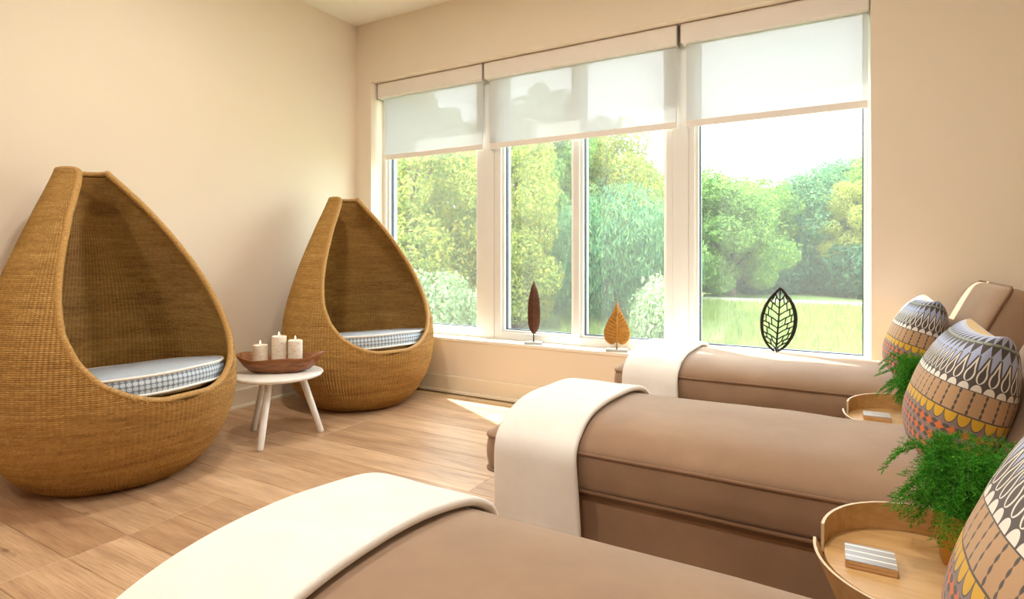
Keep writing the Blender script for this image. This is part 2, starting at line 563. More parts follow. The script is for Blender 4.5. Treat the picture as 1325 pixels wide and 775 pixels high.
while y + PW <= YW + 1e-6:
    cuts = [XL]
    x = XL + rng.choice([0.4, 0.7, 1.0, 1.3, 1.6])
    if row == -1: cuts = [XL]; x = -2.37
    while x < XR - 0.3:
        cuts.append(x); x = round(x + rng.choice([1.5, 1.8, 2.1]), 3)
    cuts.append(XR)
    for a, b in zip(cuts, cuts[1:]): plank(a, b, y)
    y += PW; row += 1

def baseboard(name, p0, p1, nrm):
    """board with a small shoe moulding, running p0 -> p1 along a wall whose room side is nrm"""
    prof = [(0, 0), (0.030, 0), (0.030, 0.008), (0.026, 0.017), (0.018, 0.021), (0.016, 0.022), (0.016, 0.122), (0.012, 0.130), (0, 0.130)]
    vs = []; fs = []
    for p in (p0, p1):
        for d, z in prof: vs.append((p[0] + nrm[0] * d, p[1] + nrm[1] * d, z))
    n = len(prof)
    for i in range(n):
        j = (i + 1) % n; fs.append((i, j, n + j, n + i))
    fs += [tuple(range(n))[::-1], tuple(range(n, 2 * n))]
    return struct(mesh(name, vs, fs, 'trim'))
baseboard('baseboard_left', (XL, YB), (XL, YW), (1, 0))['label'] = 'cream baseboard along the wall of the wicker chairs'
baseboard('baseboard_back', (XL, YW), (XR, YW), (0, -1))['label'] = 'cream baseboard under the window'
baseboard('baseboard_right', (XR, YB), (XR, YW), (-1, 0))
baseboard('baseboard_front', (XL, YB), (XR, YB), (0, 1))

# window sill board
struct(bmat((WX0, WX1, YW - 0.006, 3.80, WZ0 - 0.02, WZ0)).build('trim_1', 'sill'), 'white sill board under the windows')
YF = 3.78                       # room side of the window frames
# the two posts between the three window units
for i, (a, b) in enumerate(((-2.44, -2.34), (-0.968, -0.864))):
    struct(MB().box(a + 0.0015, b - 0.0015, YF - 0.004, 3.92, WZ0, WZ1, 0.002).build('trim_%d' % (i + 2), 'frame'))
def window(n, x0, x1, panes, label):
    """one window unit: outer frame, mullion, sashes with gasket and a pane in each light"""
    w = bpy.data.objects.new('window_%d' % n, None); link(w); struct(w, label)
    w.location = ((x0 + x1) / 2, YF, WZ0)
    ox, oy, oz = w.location
    def B(name, mat, *bx, ch=0.0):
        m = MB()
        for b in bx: m.box(b[0] - ox, b[1] - ox, b[2] - oy, b[3] - oy, b[4] - oz, b[5] - oz, ch)
        return m.build(name, mat, w)
    zb, zt = 0.475, 2.485
    L, Rr = panes[0][0] - 0.020, panes[-1][1] + 0.020
    B('outer_frame', 'frame', (x0, L, YF, 3.92, WZ0, WZ1), (Rr, x1, YF, 3.92, WZ0, WZ1), (L, Rr, YF, 3.92, WZ0, zb), (L, Rr, YF, 3.92, zt, WZ1), ch=0.0015)
    for a, b in zip(panes, panes[1:]):
        B('mullion', 'frame', (a[1] + 0.020, b[0] - 0.020, YF, 3.92, zb, zt), ch=0.0015)
    for a, b in panes:
        B('sash', 'frame', (a - 0.020, a, 3.802, 3.90, zb, zt), (b, b + 0.020, 3.802, 3.90, zb, zt), (a, b, 3.802, 3.90, zb, zb + 0.016), (a, b, 3.802, 3.90, zt - 0.016, zt))
        g = 0.007
        B('gasket', 'gasket', (a, a + g, 3.828, 3.856, zb + 0.016, zt - 0.016), (b - g, b, 3.828, 3.856, zb + 0.016, zt - 0.016), (a + g, b - g, 3.828, 3.856, zb + 0.016, zb + 0.016 + g), (a + g, b - g, 3.828, 3.856, zt - 0.016 - g, zt - 0.016))
        B('pane', 'glass', (a + g, b - g, 3.838, 3.844, zb + 0.016 + g, zt - 0.016 - g))
window(1, WX0, -2.44, [(-3.430, -2.520)], 'single-light white window nearest the corner behind a wicker chair')
window(2, -2.34, -0.968, [(-2.262, -1.698), (-1.608, -1.030)], 'white window of two tall lights in the middle')
window(3, -0.864, WX1, [(-0.806, 0.102)], 'wide single-light white window looking onto the lawn')

# exterior ground
struct(bmat((-60, 60, YO, 90, -0.8, -0.4)).build('ground', 'lawn'), 'sunny lawn outside the windows')

# ------------------------------------------------------------------ roller shades
def roller_shade(x0, x1, hx0, hx1, label):
    cx = (hx0 + hx1) / 2
    t = thing('roller_shade', label, 'shade', (cx, 3.735, 2.533), 0, 'sheer roller shades half drawn over the windows')
    def B(name, mat, par, *b, ch=0.0):
        return MB().box(b[0] - cx, b[1] - cx, b[2] - 3.735, b[3] - 3.735, b[4] - 2.533, b[5] - 2.533, ch).build(name, mat, par)
    B('cassette', 'cassette', t, hx0 + 0.004, hx1 - 0.004, 3.700, 3.776, 2.416, 2.540, ch=0.004)
    for xa in (hx0, hx1 - 0.004): B('end_cap', 'bracket', t, xa, xa + 0.004, 3.702, 3.776, 2.408, 2.539)
    fb = B('fabric', 'shade', t, x0, x1, 3.7402, 3.7412, 1.925, 2.420)
    B('hem_bar', 'cassette', fb, x0, x1, 3.735, 3.747, 1.885, 1.928, ch=0.003)
    return t
roller_shade(-3.429, -2.419, -3.479, -2.400, 'sheer white roller shade on the window nearest the corner')
roller_shade(-2.359, -0.929, -2.389, -0.919, 'widest sheer white roller shade, over the two middle lights')
roller_shade(-0.870, 0.121, -0.899, 0.126, 'sheer white roller shade over the window showing the lawn')

# ------------------------------------------------------------------ added fill lamps on the ceiling, unseen (above and behind the view)
def added_downlight(x, y, power, label):  # invented fixture, added out of view to brighten the room
    t = thing('added_ceiling_lamp', label, 'added light', (x, y, H), 0, 'added ceiling lamps out of view')
    MB().lathe([(0.085, 0), (0.085, -0.006), (0.07, -0.008), (0.068, 0.0)], 32).build('trim_ring', 'metal_ring', t, True)
    MB().lathe([(0, -0.004), (0.068, -0.004)], 32).build('lens', 'added_lamp_lens', t)
    l = bpy.data.lights.new('added_fill_lamp', 'AREA'); l.shape = 'DISK'; l.size = 0.13; l.energy = power; l.color = (1.0, 0.95, 0.89)
    lo = bpy.data.objects.new('lamp', l); lo.location = (0, 0, -0.012); link(lo, t)
FILL_POWER = 17.0
for x, y, w in ((-2.2, 1.7, 'nearest the wicker chairs'), (-0.4, 1.7, 'above the middle chaise'), (-2.2, -0.6, 'nearest the front left corner'), (-0.4, -0.6, 'nearest the front of the room')):
    added_downlight(x, y, FILL_POWER, 'added ceiling lamp out of view, ' + w)

# ------------------------------------------------------------------ wicker egg chairs
CP = [(0.262, 0.0), (0.300, 0.004), (0.345, 0.028), (0.400, 0.078), (0.445, 0.14), (0.482, 0.21), (0.512, 0.30), (0.530, 0.42), (0.524, 0.57), (0.497, 0.71), (0.452, 0.85),
      (0.400, 0.98), (0.332, 1.12), (0.245, 1.28), (0.172, 1.40), (0.118, 1.488)]
def catmull(P, per):
    out = []
    P = [np.array(p, float) for p in P]
    for i in range(len(P) - 1):
        a = P[max(0, i - 1)]; b = P[i]; c = P[i + 1]; d = P[min(len(P) - 1, i + 2)]
        for k in range(per):
            t = k / per
            out.append(0.5 * ((2 * b) + (-a + c) * t + (2 * a - 5 * b + 4 * c - d) * t * t + (-a + 3 * b - 3 * c + d) * t ** 3))
    out.append(P[-1])
    return np.array(out)
def resample(P, step):
    d = np.concatenate([[0], np.cumsum(np.linalg.norm(np.diff(P, axis=0), axis=1))])
    n = int(d[-1] / step)
    s = np.linspace(0, d[-1], n + 1)
    return np.stack([np.interp(s, d, P[:, k]) for k in range(P.shape[1])], 1), s
ZL = 0.415
def lip_half(z):
    """half angle of the opening at height z"""
    if z <= ZL: return 0.0
    return math.radians(interp(z, [ZL, 0.42, 0.435, 0.46, 0.52, 0.62, 0.74, 0.87, 1.0, 1.10, 1.25, 1.36, 1.48, 1.50], [0, 10, 18, 26, 37.5, 47, 54, 57.5, 59, 59, 57, 51, 40, 38]))
def lean(z): return 0.27 * max(0.0, (z - 0.40) / 1.09) ** 2.6
def shell_pt(r, z, phi): return (r * math.cos(phi) - lean(z), r * math.sin(phi), z)
def make_chair(label):
    t = thing('wicker_egg_chair', label, 'chair', (0, 0, 0), 0, 'hooded wicker egg chairs along the beige wall')
    prof, s = resample(catmull(CP, 8), 0.0125)
    NC, SUB = 156, 4
    ROW = 0.0088
    verts = []; faces = []; uvs = []
    NV = NC * SUB
    for side, off in ((1, 0.0), (-1, -0.026)):
        base = len(verts)
        for j, (r, z) in enumerate(prof):
            a = prof[max(0, j - 1)]; b = prof[min(len(prof) - 1, j + 1)]
            tn = (b - a) / max(1e-9, np.linalg.norm(b - a)); nr, nz = tn[1], -tn[0]
            D = lip_half(z)
            for i in range(NV + 1):
                phi = -PI + 2 * PI * i / NV                                  # seam at the back
                phi = math.copysign(max(abs(phi), D), phi)                   # the weave stops at the rim
                w = -0.0044 * math.cos(2 * PI * i / SUB) * min(1.0, r / 0.3) # upright stakes stand proud as ribs
                o_ = off + side * w
                rr = max(0.002, r + nr * o_); zz = z + nz * o_
                if side < 0: zz = max(zz, 0.016)
                verts.append(shell_pt(rr, zz, phi)); uvs.append((i / SUB, s[j] / ROW))
        W = NV + 1
        for j in range(len(prof) - 1):
            Da, Db = lip_half(prof[j][1]), lip_half(prof[j + 1][1])
            for i in range(NV):
                far = max(abs(-PI + 2 * PI * i / NV), abs(-PI + 2 * PI * (i + 1) / NV))
                if Db > 0 and far <= min(Da, Db) + 1e-9 or (Db > 0 and far < 0.03): continue   # inside the opening
                q = (base + j * W + i, base + j * W + i + 1, base + (j + 1) * W + i + 1, base + (j + 1) * W + i)
                faces.append(q if side > 0 else q[::-1])
    mesh('shell', verts, faces, 'wicker', t, True, uvs)
    # wrapped rim round the opening
    zs = [p[1] for p in prof if p[1] > ZL]
    rs = [p[0] for p in prof if p[1] > ZL]
    def rp(r, z, sgn):
        D = lip_half(z); return shell_pt(max(r - 0.013, 0.0), z + (0.004 if r < 0.1 else 0), sgn * D)
    Lp = [rp(r, z, -1) for r, z in zip(rs, zs)]; Rp = [rp(r, z, 1) for r, z in zip(rs, zs)]
    zt, rt = zs[-1], rs[-1] - 0.013
    Dt = lip_half(zt)
    arc = [shell_pt(rt, zt + 0.004, -Dt - (2 * PI - 2 * Dt) * k / 24) for k in range(1, 24)]
    path = Rp[::-1] + Lp + arc
    # smooth the foot of the loop
    P = np.array(path)
    top = len(Rp)
    P = np.concatenate([P[top:], P[:top]])             # from the lip up the left side, round the top, down the right side
    P = np.array([p for i, p in enumerate(P) if i == 0 or np.linalg.norm(p - P[i - 1]) > 0.004])
    P, sL = resample(np.vstack([P, P[:1]]), 0.012)
    P = P[:-1]
    for _ in range(4): P = 0.5 * P + 0.25 * np.roll(P, 1, 0) + 0.25 * np.roll(P, -1, 0)
    m = MB().tube([tuple(p) for p in P], 0.0155, 10, closed=True)
    uv = [(i * 2.0, k / 10.0) for i in range(len(P)) for k in range(10)]
    mesh('rim', m.v, m.f, 'rim', t, True, uv)
    MB().lathe([(0, 0.0005), (0.255, 0.0005), (0.268, 0.006), (0.268, 0.012), (0, 0.012)], 48).build('base_ring', 'bark', t, True)
    # hidden woven seat deck that carries the cushion
    MB().lathe([(0, -0.016), (0.43, -0.016), (0.44, -0.008), (0.43, 0.0), (0, 0.0)], 48).build('seat_deck', 'rim', t, True, loc=(0.02, 0, 0.402), rot=(0, -math.radians(6), 0))
    return t
chair = make_chair('hooded wicker egg chair nearest the camera, cut by the left edge of the photo')
chair.location = (-3.105, 1.475, 0); chair.rotation_euler.z = math.radians(6)
chair2 = copy_tree(chair)
chair2['label'] = 'hooded wicker egg chair in the corner beside the window'
chair2.location = (-3.06, 3.075, 0); chair2.rotation_euler.z = math.radians(-20)

def make_seat(label):
    t = thing('seat_cushion', label, 'cushion', (0, 0, 0), 0, 'round seat cushions in the wicker chairs')
    R, h = 0.455, 0.092
    n = 96
    def rad(k): return R
    # crowned top and flat underside
    m = MB().lathe([(0, h + 0.012), (0.2, h + 0.010), (0.36, h + 0.006), (R - 0.02, h + 0.001), (R, h - 0.006)], n)
    m.build('top_panel', 'cushion_top', t, True)
    vs = []; fs = []; uv = []
    nz = 5
    for j in range(nz + 1):
        z = 0.006 + (h - 0.012) * j / nz
        bul = 0.008 * math.sin(PI * j / nz)
        for k in range(n + 1):
            a = 2 * PI * k / n
            vs.append(((R + bul) * math.cos(a), (R + bul) * math.sin(a), z)); uv.append((k / n * 126, j / nz * 3.6))
    for j in range(nz):
        for k in range(n):
            i = j * (n + 1) + k; fs.append((i, i + 1, i + n + 2, i + n + 1))
    mesh('side_band', vs, fs, 'dots', t, True, uv)
    MB().lathe([(R, 0.006), (R - 0.02, 0.0), (0, 0.0)], n).build('underside', 'cushion_top', t, True)
    for z in (h - 0.005, 0.006):
        pts = [((R + 0.002) * math.cos(2 * PI * k / n), (R + 0.002) * math.sin(2 * PI * k / n), z + 0.0015 * math.sin(7 * 2 * PI * k / n)) for k in range(n)]
        MB().tube(pts, 0.0065, 8, closed=True).build('piping', 'piping', t, True)
    return t
seat = make_seat('round blue-grey seat cushion in the wicker chair nearest the camera')
def put_seat(o, ch):
    a = ch.rotation_euler.z
    o.location = (ch.location.x + 0.028 * math.cos(a), ch.location.y + 0.028 * math.sin(a), 0.405)
    o.rotation_euler = (0, -math.radians(6), a)
put_seat(seat, chair)
seat2 = copy_tree(seat)
seat2['label'] = 'round blue-grey seat cushion in the corner wicker chair'
put_seat(seat2, chair2)

# ------------------------------------------------------------------ little white table with bowl and candles
TX, TY, TZ = -2.864, 2.226, 0.385
t = thing('stool_table', 'low round white three-legged table between the wicker chairs', 'table', (TX, TY, 0))
MB().lathe([(0, TZ - 0.028), (0.225, TZ - 0.028), (0.243, TZ - 0.022), (0.250, TZ - 0.012), (0.245, TZ - 0.004), (0.232, TZ), (0, TZ)], 64).build('tabletop', 'white_paint', t, True)
for fx, fy in ((-3.114, 2.240), (-2.752, 2.020), (-2.735, 2.428)):
    dx, dy = fx - TX, fy - TY
    k = 0.52
    MB().tube([(dx, dy, 0.0), (dx * 0.995, dy * 0.995, 0.006), (dx * k, dy * k, TZ - 0.027)], [0.0155, 0.0175, 0.021], 16).build('leg', 'white_paint', t, True)

def make_bowl():
    n = 72
    prof = [(0.0, 0.0, 0.0), (0.50, 0.0, 0.0), (0.66, 0.10, 0), (0.82, 0.40, 0), (0.93, 0.75, 0), (1.0, 1.0, 0), (0.955, 1.03, 0), (0.90, 0.95, 0), (0.83, 0.65, 0), (0.68, 0.34, 0), (0.50, 0.24, 0), (0.0, 0.20, 0)]
    vs = []; fs = []
    for (sc, zf, _) in prof:
        for k in range(n):
            a = 2 * PI * k / n
            ca, sa = math.cos(a), math.sin(a)
            e = 0.85
            x = 0.252 * math.copysign(abs(ca) ** e, ca); y_ = 0.115 * math.copysign(abs(sa) ** e, sa)
            wob = 1 + 0.035 * math.sin(3 * a + 1) + 0.02 * math.sin(7 * a)
            hh = 0.084 + 0.026 * abs(ca) ** 3 + 0.006 * math.sin(5 * a + 2)
            vs.append((x * sc * wob, y_ * sc * wob * (0.92 + 0.08 * sc), hh * zf))
    m = len(prof)
    for j in range(m - 1):
        for k in range(n):
            k2 = (k + 1) % n; fs.append((j * n + k, j * n + k2, (j + 1) * n + k2, (j + 1) * n + k))
    o = mesh('dough_bowl', vs, fs, 'bowl', None, True)
    o.location = (TX + 0.0, TY + 0.0, TZ + 0.0005)
    o.rotation_euler.z = math.radians(33)
    return tag(o, 'carved brown wooden boat-shaped bowl holding three candles', 'bowl')
make_bowl()
def candle(x, y, hgt, label):
    t = thing('pillar_candle', label, 'candle', (x, y, TZ + 0.020), 0, 'pillar candles in the wooden bowl')
    r = 0.0405
    MB().lathe([(0, 0), (r - 0.002, 0), (r, 0.003), (r, hgt - 0.003), (r - 0.003, hgt), (r - 0.010, hgt - 0.006), (0, hgt - 0.009)], 40).build('wax_body', 'candle', t, False)
    MB().tube([(0, 0, hgt - 0.010), (0.001, 0, hgt + 0.004)], 0.0012, 6).build('wick', 'wick', t)
    MB().lathe([(0, hgt + 0.001), (0.0035, hgt + 0.006), (0.0045, hgt + 0.012), (0.003, hgt + 0.019), (0, hgt + 0.027)], 12).build('flame', 'flame', t, True)
c30, s30 = math.cos(math.radians(33)), math.sin(math.radians(33))
for u_, v_, hh, lab in ((-0.105, 0.0, 0.137, 'shortest lit birch-bark candle, nearest the left end of the bowl'), (-0.002, 0.012, 0.186, 'tallest lit birch-bark candle, in the middle of the bowl'), (0.092, 0.012, 0.162, 'medium lit birch-bark candle, nearest the corner wicker chair')):
    candle(TX + u_ * c30 - v_ * s30, TY + u_ * s30 + v_ * c30, hh, lab)

# ------------------------------------------------------------------ leaf sculptures on the sill
def leaf_blade(name, outline, mat, parent, curve=0.02, veins=11, relief=0.0025, thick=0.003, nx=22, nz=44):
    """a solid leaf in the xz plane: outline(t) gives the half width at height fraction t"""
    hgt = outline['h']; hw = outline['w']
    vs = []; fs = []
    for side in (1, -1):
        for j in range(nz + 1):
            tt = j / nz
            w = hw(tt)
            for i in range(nx + 1):
                a = -1 + 2 * i / nx
                x = a * w
                vein = abs(((tt * veins - abs(a) * 1.6) % 1.0) - 0.5) * 2      # herringbone ribs
                dep = -curve * a * a + relief * (vein - 0.5) + (0.004 * math.exp(-(a * 9) ** 2))
                vs.append((x, -dep - side * thick / 2 + 0.012 * math.sin(tt * 2.2), tt * hgt + 0.0))
    W = nx + 1; N = W * (nz + 1)
    for j in range(nz):
        for i in range(nx):
            q = (j * W + i, j * W + i + 1, (j + 1) * W + i + 1, (j + 1) * W + i)
            fs.append(q); fs.append(tuple(N + k for k in q[::-1]))
    for j in range(nz):
        for i in (0, nx):
            q = (j * W + i, (j + 1) * W + i, N + (j + 1) * W + i, N + j * W + i); fs.append(q if i == 0 else q[::-1])
    return mesh(name, vs, fs, mat, parent, True)
SZ = WZ0
l1 = thing('leaf_sculpture', 'tall slender dark bronze leaf sculpture on a pale square base', 'sculpture', (-1.958, 3.708, SZ), math.radians(22), 'leaf sculptures on the window sill')
MB().box(-0.064, 0.064, -0.046, 0.046, 0, 0.014, 0.002).build('base', 'stone', l1)
MB().tube([(0, 0, 0.012), (0, 0.002, 0.085)], 0.0045, 10).build('stem', 'iron', l1, True)
o = leaf_blade('blade', {'h': 0.395, 'w': lambda t: 0.046 * interp(t, [0, 0.03, 0.08, 0.2, 0.35, 0.5, 0.65, 0.8, 0.92, 1], [0.06, 0.35, 0.66, 0.95, 1.0, 0.98, 0.86, 0.6, 0.28, 0.02])}, 'bronze', l1, 0.014, 15, 0.005)
o.location = (0, 0, 0.066)
MB().tube([(0, -0.006, 0.08), (0, -0.016, 0.26), (0, -0.014, 0.44)], [0.003, 0.0022, 0.001], 6).build('midrib', 'bronze', l1, True)
l2 = thing('leaf_sculpture', 'golden heart-shaped leaf sculpture on a pale square base', 'sculpture', (-1.322, 3.705, SZ), math.radians(18), 'leaf sculptures on the window sill')
MB().box(-0.072, 0.072, -0.046, 0.046, 0, 0.014, 0.002).build('base', 'stone', l2)
MB().tube([(0, -0.014, 0.012), (0, -0.018, 0.14), (0, -0.012, 0.24)], [0.0045, 0.004, 0.002], 10).build('stem', 'gold', l2, True)
def heart(name, parent):
    hw = lambda t: 0.086 * interp(t, [0, 0.08, 0.18, 0.3, 0.42, 0.55, 0.68, 0.8, 0.9, 1], [0.50, 0.90, 1.0, 1.0, 0.88, 0.68, 0.44, 0.22, 0.09, 0.02])
    o = leaf_blade(name, {'h': 0.30, 'w': hw}, 'gold', parent, 0.012, 13, 0.007)
    me = o.data
    for v in me.vertices:                       # two lobes at the foot
        t_ = v.co.z / 0.30
        w = hw(t_) or 1e-6
        a = min(1.0, abs(v.co.x) / w)
        if t_ < 0.4: v.co.z += 0.022 * (1 - a) ** 1.5 * (1 - t_ / 0.4)
    return o
heart('blade', l2).location = (0, 0, 0.040)
l3 = thing('leaf_sculpture', 'black openwork leaf sculpture in front of the lawn window', 'sculpture', (-0.338, 3.70, SZ), math.radians(4), 'leaf sculptures on the window sill')
MB().box(-0.05, 0.05, -0.04, 0.04, 0, 0.012, 0.002).build('base', 'iron', l3)
MB().tube([(0, 0, 0.010), (0, 0, 0.11)], 0.005, 10).build('stem', 'iron', l3, True)
def openwork():
    z0, hgt = 0.082, 0.372
    hwf = lambda t: 0.094 * interp(t, [0, 0.04, 0.12, 0.25, 0.4, 0.55, 0.7, 0.82, 0.92, 1], [0.10, 0.34, 0.62, 0.88, 1.0, 1.0, 0.85, 0.6, 0.27, 0.0])
    xc = lambda t: 0.010 * math.sin(t * 2.6) + 0.018 * t * t - 0.004
    def P(t, a): return Vector((xc(t) + a * hwf(t), 0, z0 + t * hgt))
    th = 0.004
    def bar(m, p, q, w0, w1=None):
        w1 = w1 or w0
        d = (q - p); n = Vector((-d.z, 0, d.x)).normalized()
        vs = []
        for yy in (-th / 2, th / 2):
            for r, s_, w in ((p, 1, w0), (p, -1, w0), (q, -1, w1), (q, 1, w1)):
                vs.append((r.x + n.x * s_ * w, yy, r.z + n.z * s_ * w))
        m.add(vs, [(0, 1, 2, 3), (7, 6, 5, 4), (0, 4, 5, 1), (1, 5, 6, 2), (2, 6, 7, 3), (3, 7, 4, 0)])
    m = MB(); N = 36
    for sgn in (-1, 1):
        for i in range(N):
            a, b = i / N, (i + 1) / N
            wa = 0.0058 + 0.0035 * math.sin(a * PI) * (1.4 if sgn > 0 else 1)
            bar(m, P(a, sgn * 0.95), P(b, sgn * 0.95), wa, wa)
    m.build('rim', 'iron', l3)
    m = MB()
    for i in range(N):
        a, b = i / N, (i + 1) / N
        bar(m, P(a, 0), P(b, 0), 0.006 * (1 - 0.5 * a), 0.006 * (1 - 0.5 * b))
    m.build('midrib', 'iron', l3)
    r2 = random.Random(9)
    for sgn in (-1, 1):
        ts = [0.02, 0.10, 0.18, 0.27, 0.36, 0.46, 0.57, 0.68, 0.79]
        for k, t0 in enumerate(ts):
            m = MB()
            rise = 0.13 + 0.03 * r2.random()
            prev = P(t0, 0)
            pts = [prev]
            for a in (0.33, 0.66, 0.95):
                p = P(min(0.99, t0 + rise * a ** 0.8), sgn * a); pts.append(p)
            for p, q in zip(pts, pts[1:]): bar(m, p, q, 0.0036)
            # cross ties to the next rib up
            for a in ([0.5] if k % 3 == 0 else [0.36, 0.7] if k % 3 == 1 else [0.62]):
                if t0 + 0.3 < 1:
                    st = (ts[k + 1] if k + 1 < len(ts) else t0 + 0.1) - t0
                    p = P(t0 + rise * a ** 0.8, sgn * a); q = P(t0 + st + rise * (a + 0.05) ** 0.8, sgn * (a + 0.05))
                    bar(m, p, q, 0.0032)
            m.build('vein', 'iron', l3)
openwork()

# ------------------------------------------------------------------ chaises
def rrect(L, W, r, per=10, nl=40, nw=20):
    """closed rounded rectangle, evenly walked"""
    pts = []
    hx, hy = L / 2, W / 2
    for k in range(nl): pts.append((-hx + r + (L - 2 * r) * k / nl, -hy))
    for k in range(per): a = -PI / 2 + PI / 2 * k / per; pts.append((hx - r + r * math.cos(a), -hy + r + r * math.sin(a)))
    for k in range(nw): pts.append((hx, -hy + r + (W - 2 * r) * k / nw))
    for k in range(per): a = PI / 2 * k / per; pts.append((hx - r + r * math.cos(a), hy - r + r * math.sin(a)))
    for k in range(nl): pts.append((hx - r - (L - 2 * r) * k / nl, hy))
    for k in range(per): a = PI / 2 + PI / 2 * k / per; pts.append((-hx + r + r * math.cos(a), hy - r + r * math.sin(a)))
    for k in range(nw): pts.append((-hx, hy - r - (W - 2 * r) * k / nw))
    for k in range(per): a = PI + PI / 2 * k / per; pts.append((-hx + r + r * math.cos(a), -hy + r + r * math.sin(a)))
    return pts
def crown_h(x, y, L, W, crown, seed=0.0):
    a = min(1, abs(x) / (L / 2)); b = min(1, abs(y) / (W / 2))
    rho = max(a, b)
    k = (max(0, 1 - a ** 9)) ** 0.5 * (max(0, 1 - b ** 2.7)) ** 0.55
    wr = noise.noise(Vector((x * 3.1 + seed, y * 4.0, seed))) * 0.007 + noise.noise(Vector((x * 9 + seed, y * 5, 3 + seed))) * 0.0025
    return crown * k + wr * min(1, 4 * (1 - rho))
def cushion(name, L, W, z0, z1, crown, parent, seed=0.0, bulge=0.010, bottom=0.0, r=0.045, loc=None, rot=None):
    bp = rrect(L, W, r)
    n = len(bp)
    vs = []; fs = []
    K = 26
    rings = []
    for k in range(1, K + 1):
        rho = math.sin(PI / 2 * k / K)
        rings.append([(x * rho, y * rho, z1 + crown_h(x * rho, y * rho, L, W, crown, seed)) for x, y in bp])
    S = 6
    for k in range(1, S + 1):
        f_ = k / S
        out = bulge * math.sin(PI * f_)
        rg = []
        for x, y in bp:
            d = math.hypot(x / L, y / W) or 1
            nx_, ny_ = (x / (L / 2)) ** 9, (y / (W / 2)) ** 9
            q = math.hypot(nx_, ny_) or 1
            w_ = 0.003 * noise.noise(Vector((x * 6 + seed, y * 6, f_ * 2 + seed)))
            rg.append((x + nx_ / q * (out + w_), y + ny_ / q * (out + w_), z1 + (z0 - z1) * f_))
        rings.append(rg)
    for k in range(1, 9):
        rho = math.cos(PI / 2 * k / 9)
        rings.append([(x * rho, y * rho, z0 - bottom * (1 - rho ** 4)) for x, y in bp])
    vs.append((0, 0, z1 + crown_h(0, 0, L, W, crown, seed)))
    for rg in rings: vs += rg
    for i in range(n): fs.append((0, 1 + i, 1 + (i + 1) % n))
    for k in range(len(rings) - 1):
        for i in range(n):
            j = (i + 1) % n
            fs.append((1 + k * n + i, 1 + (k + 1) * n + i, 1 + (k + 1) * n + j, 1 + k * n + j))
    fs.append(tuple(1 + (len(rings) - 1) * n + i for i in range(n))[::-1])
    o = mesh(name, vs, fs, 'velvet', parent, True, loc=loc, rot=rot)
    for z in (z1, z0):
        pts = []
        for x, y in bp:
            nx_, ny_ = (x / (L / 2)) ** 9, (y / (W / 2)) ** 9
            q = math.hypot(nx_, ny_) or 1
            pts.append((x + nx_ / q * 0.004, y + ny_ / q * 0.004, z + 0.0025 * noise.noise(Vector((x * 5 + seed, y * 5, z)))))
        MB().tube(pts, 0.0055, 8, closed=True).build('piping', 'welt', o, True)
    return o
CX0, CL, CW = -1.062, 1.877, 0.70
Z0, Z1, CROWN = 0.338, 0.452, 0.085
def make_chaise(label, yf):
    """origin at the floor under the middle of the seat; foot end towards -x"""
    t = thing('chaise_longue', label, 'chaise', (CX0 + CL / 2, yf + CW / 2, 0), 0, 'taupe velvet chaises in a row')
    bp = rrect(CL - 0.044, CW - 0.044, 0.03, 6, 6, 4)
    n = len(bp); vs = []; fs = []
    lev = [(0.97, 0.035), (1.0, 0.045), (1.0, 0.18), (1.0, 0.308), (0.97, 0.322)]
    for s_, z in lev: vs += [(x * (1 if s_ == 1 else 1 - (1 - s_) * 0.4), y * s_, z) for x, y in bp]
    for k in range(len(lev) - 1):
        for i in range(n):
            j = (i + 1) % n; fs.append((k * n + i, k * n + j, (k + 1) * n + j, (k + 1) * n + i))
    fs.append(tuple(range(n))[::-1]); fs.append(tuple((len(lev) - 1) * n + i for i in range(n)))
    mesh('base', vs, fs, 'velvet', t, False)
    for sx in (-1, 1):
        for sy in (-1, 1):
            x, y = sx * (CL / 2 - 0.09), sy * (CW / 2 - 0.09)
            MB().lathe([(0, 0), (0.022, 0), (0.028, 0.036), (0, 0.036)], 16, x, y).build('foot', 'bark', t, True)
    cushion('seat_cushion', CL, CW, Z0, Z1, CROWN, t, yf * 3.3)
    # upholstered back and the loose back cushion leaning on it
    bx = 0.74 - (CX0 + CL / 2)
    MB().box(bx, bx + 0.12, -CW / 2 + 0.006, CW / 2 - 0.006, 0.545, 0.80, 0.02).build('back_frame', 'velvet', t, False)
    th = math.radians(63.7)
    Lc, Wc = 0.50, 0.665
    # front welt plane passes x=0.36,z=0.50 .. x=0.57,z=0.925 (room coordinates)
    mx, mz = 0.468 - (CX0 + CL / 2), 0.712
    cushion('back_cushion', Lc, Wc, -0.15, 0.0, 0.055, t, yf * 1.7 + 5, bulge=0.012, bottom=0.03, r=0.03, loc=(mx, 0.0, mz), rot=(0, -th, 0))
    return t
YS = (0.42, 1.65, 2.925)
make_chaise('taupe velvet chaise closest to the camera, at the bottom of the photo', YS[0])
make_chaise('taupe velvet chaise in the middle of the row of three', YS[1])
make_chaise('taupe velvet chaise along the window wall', YS[2])

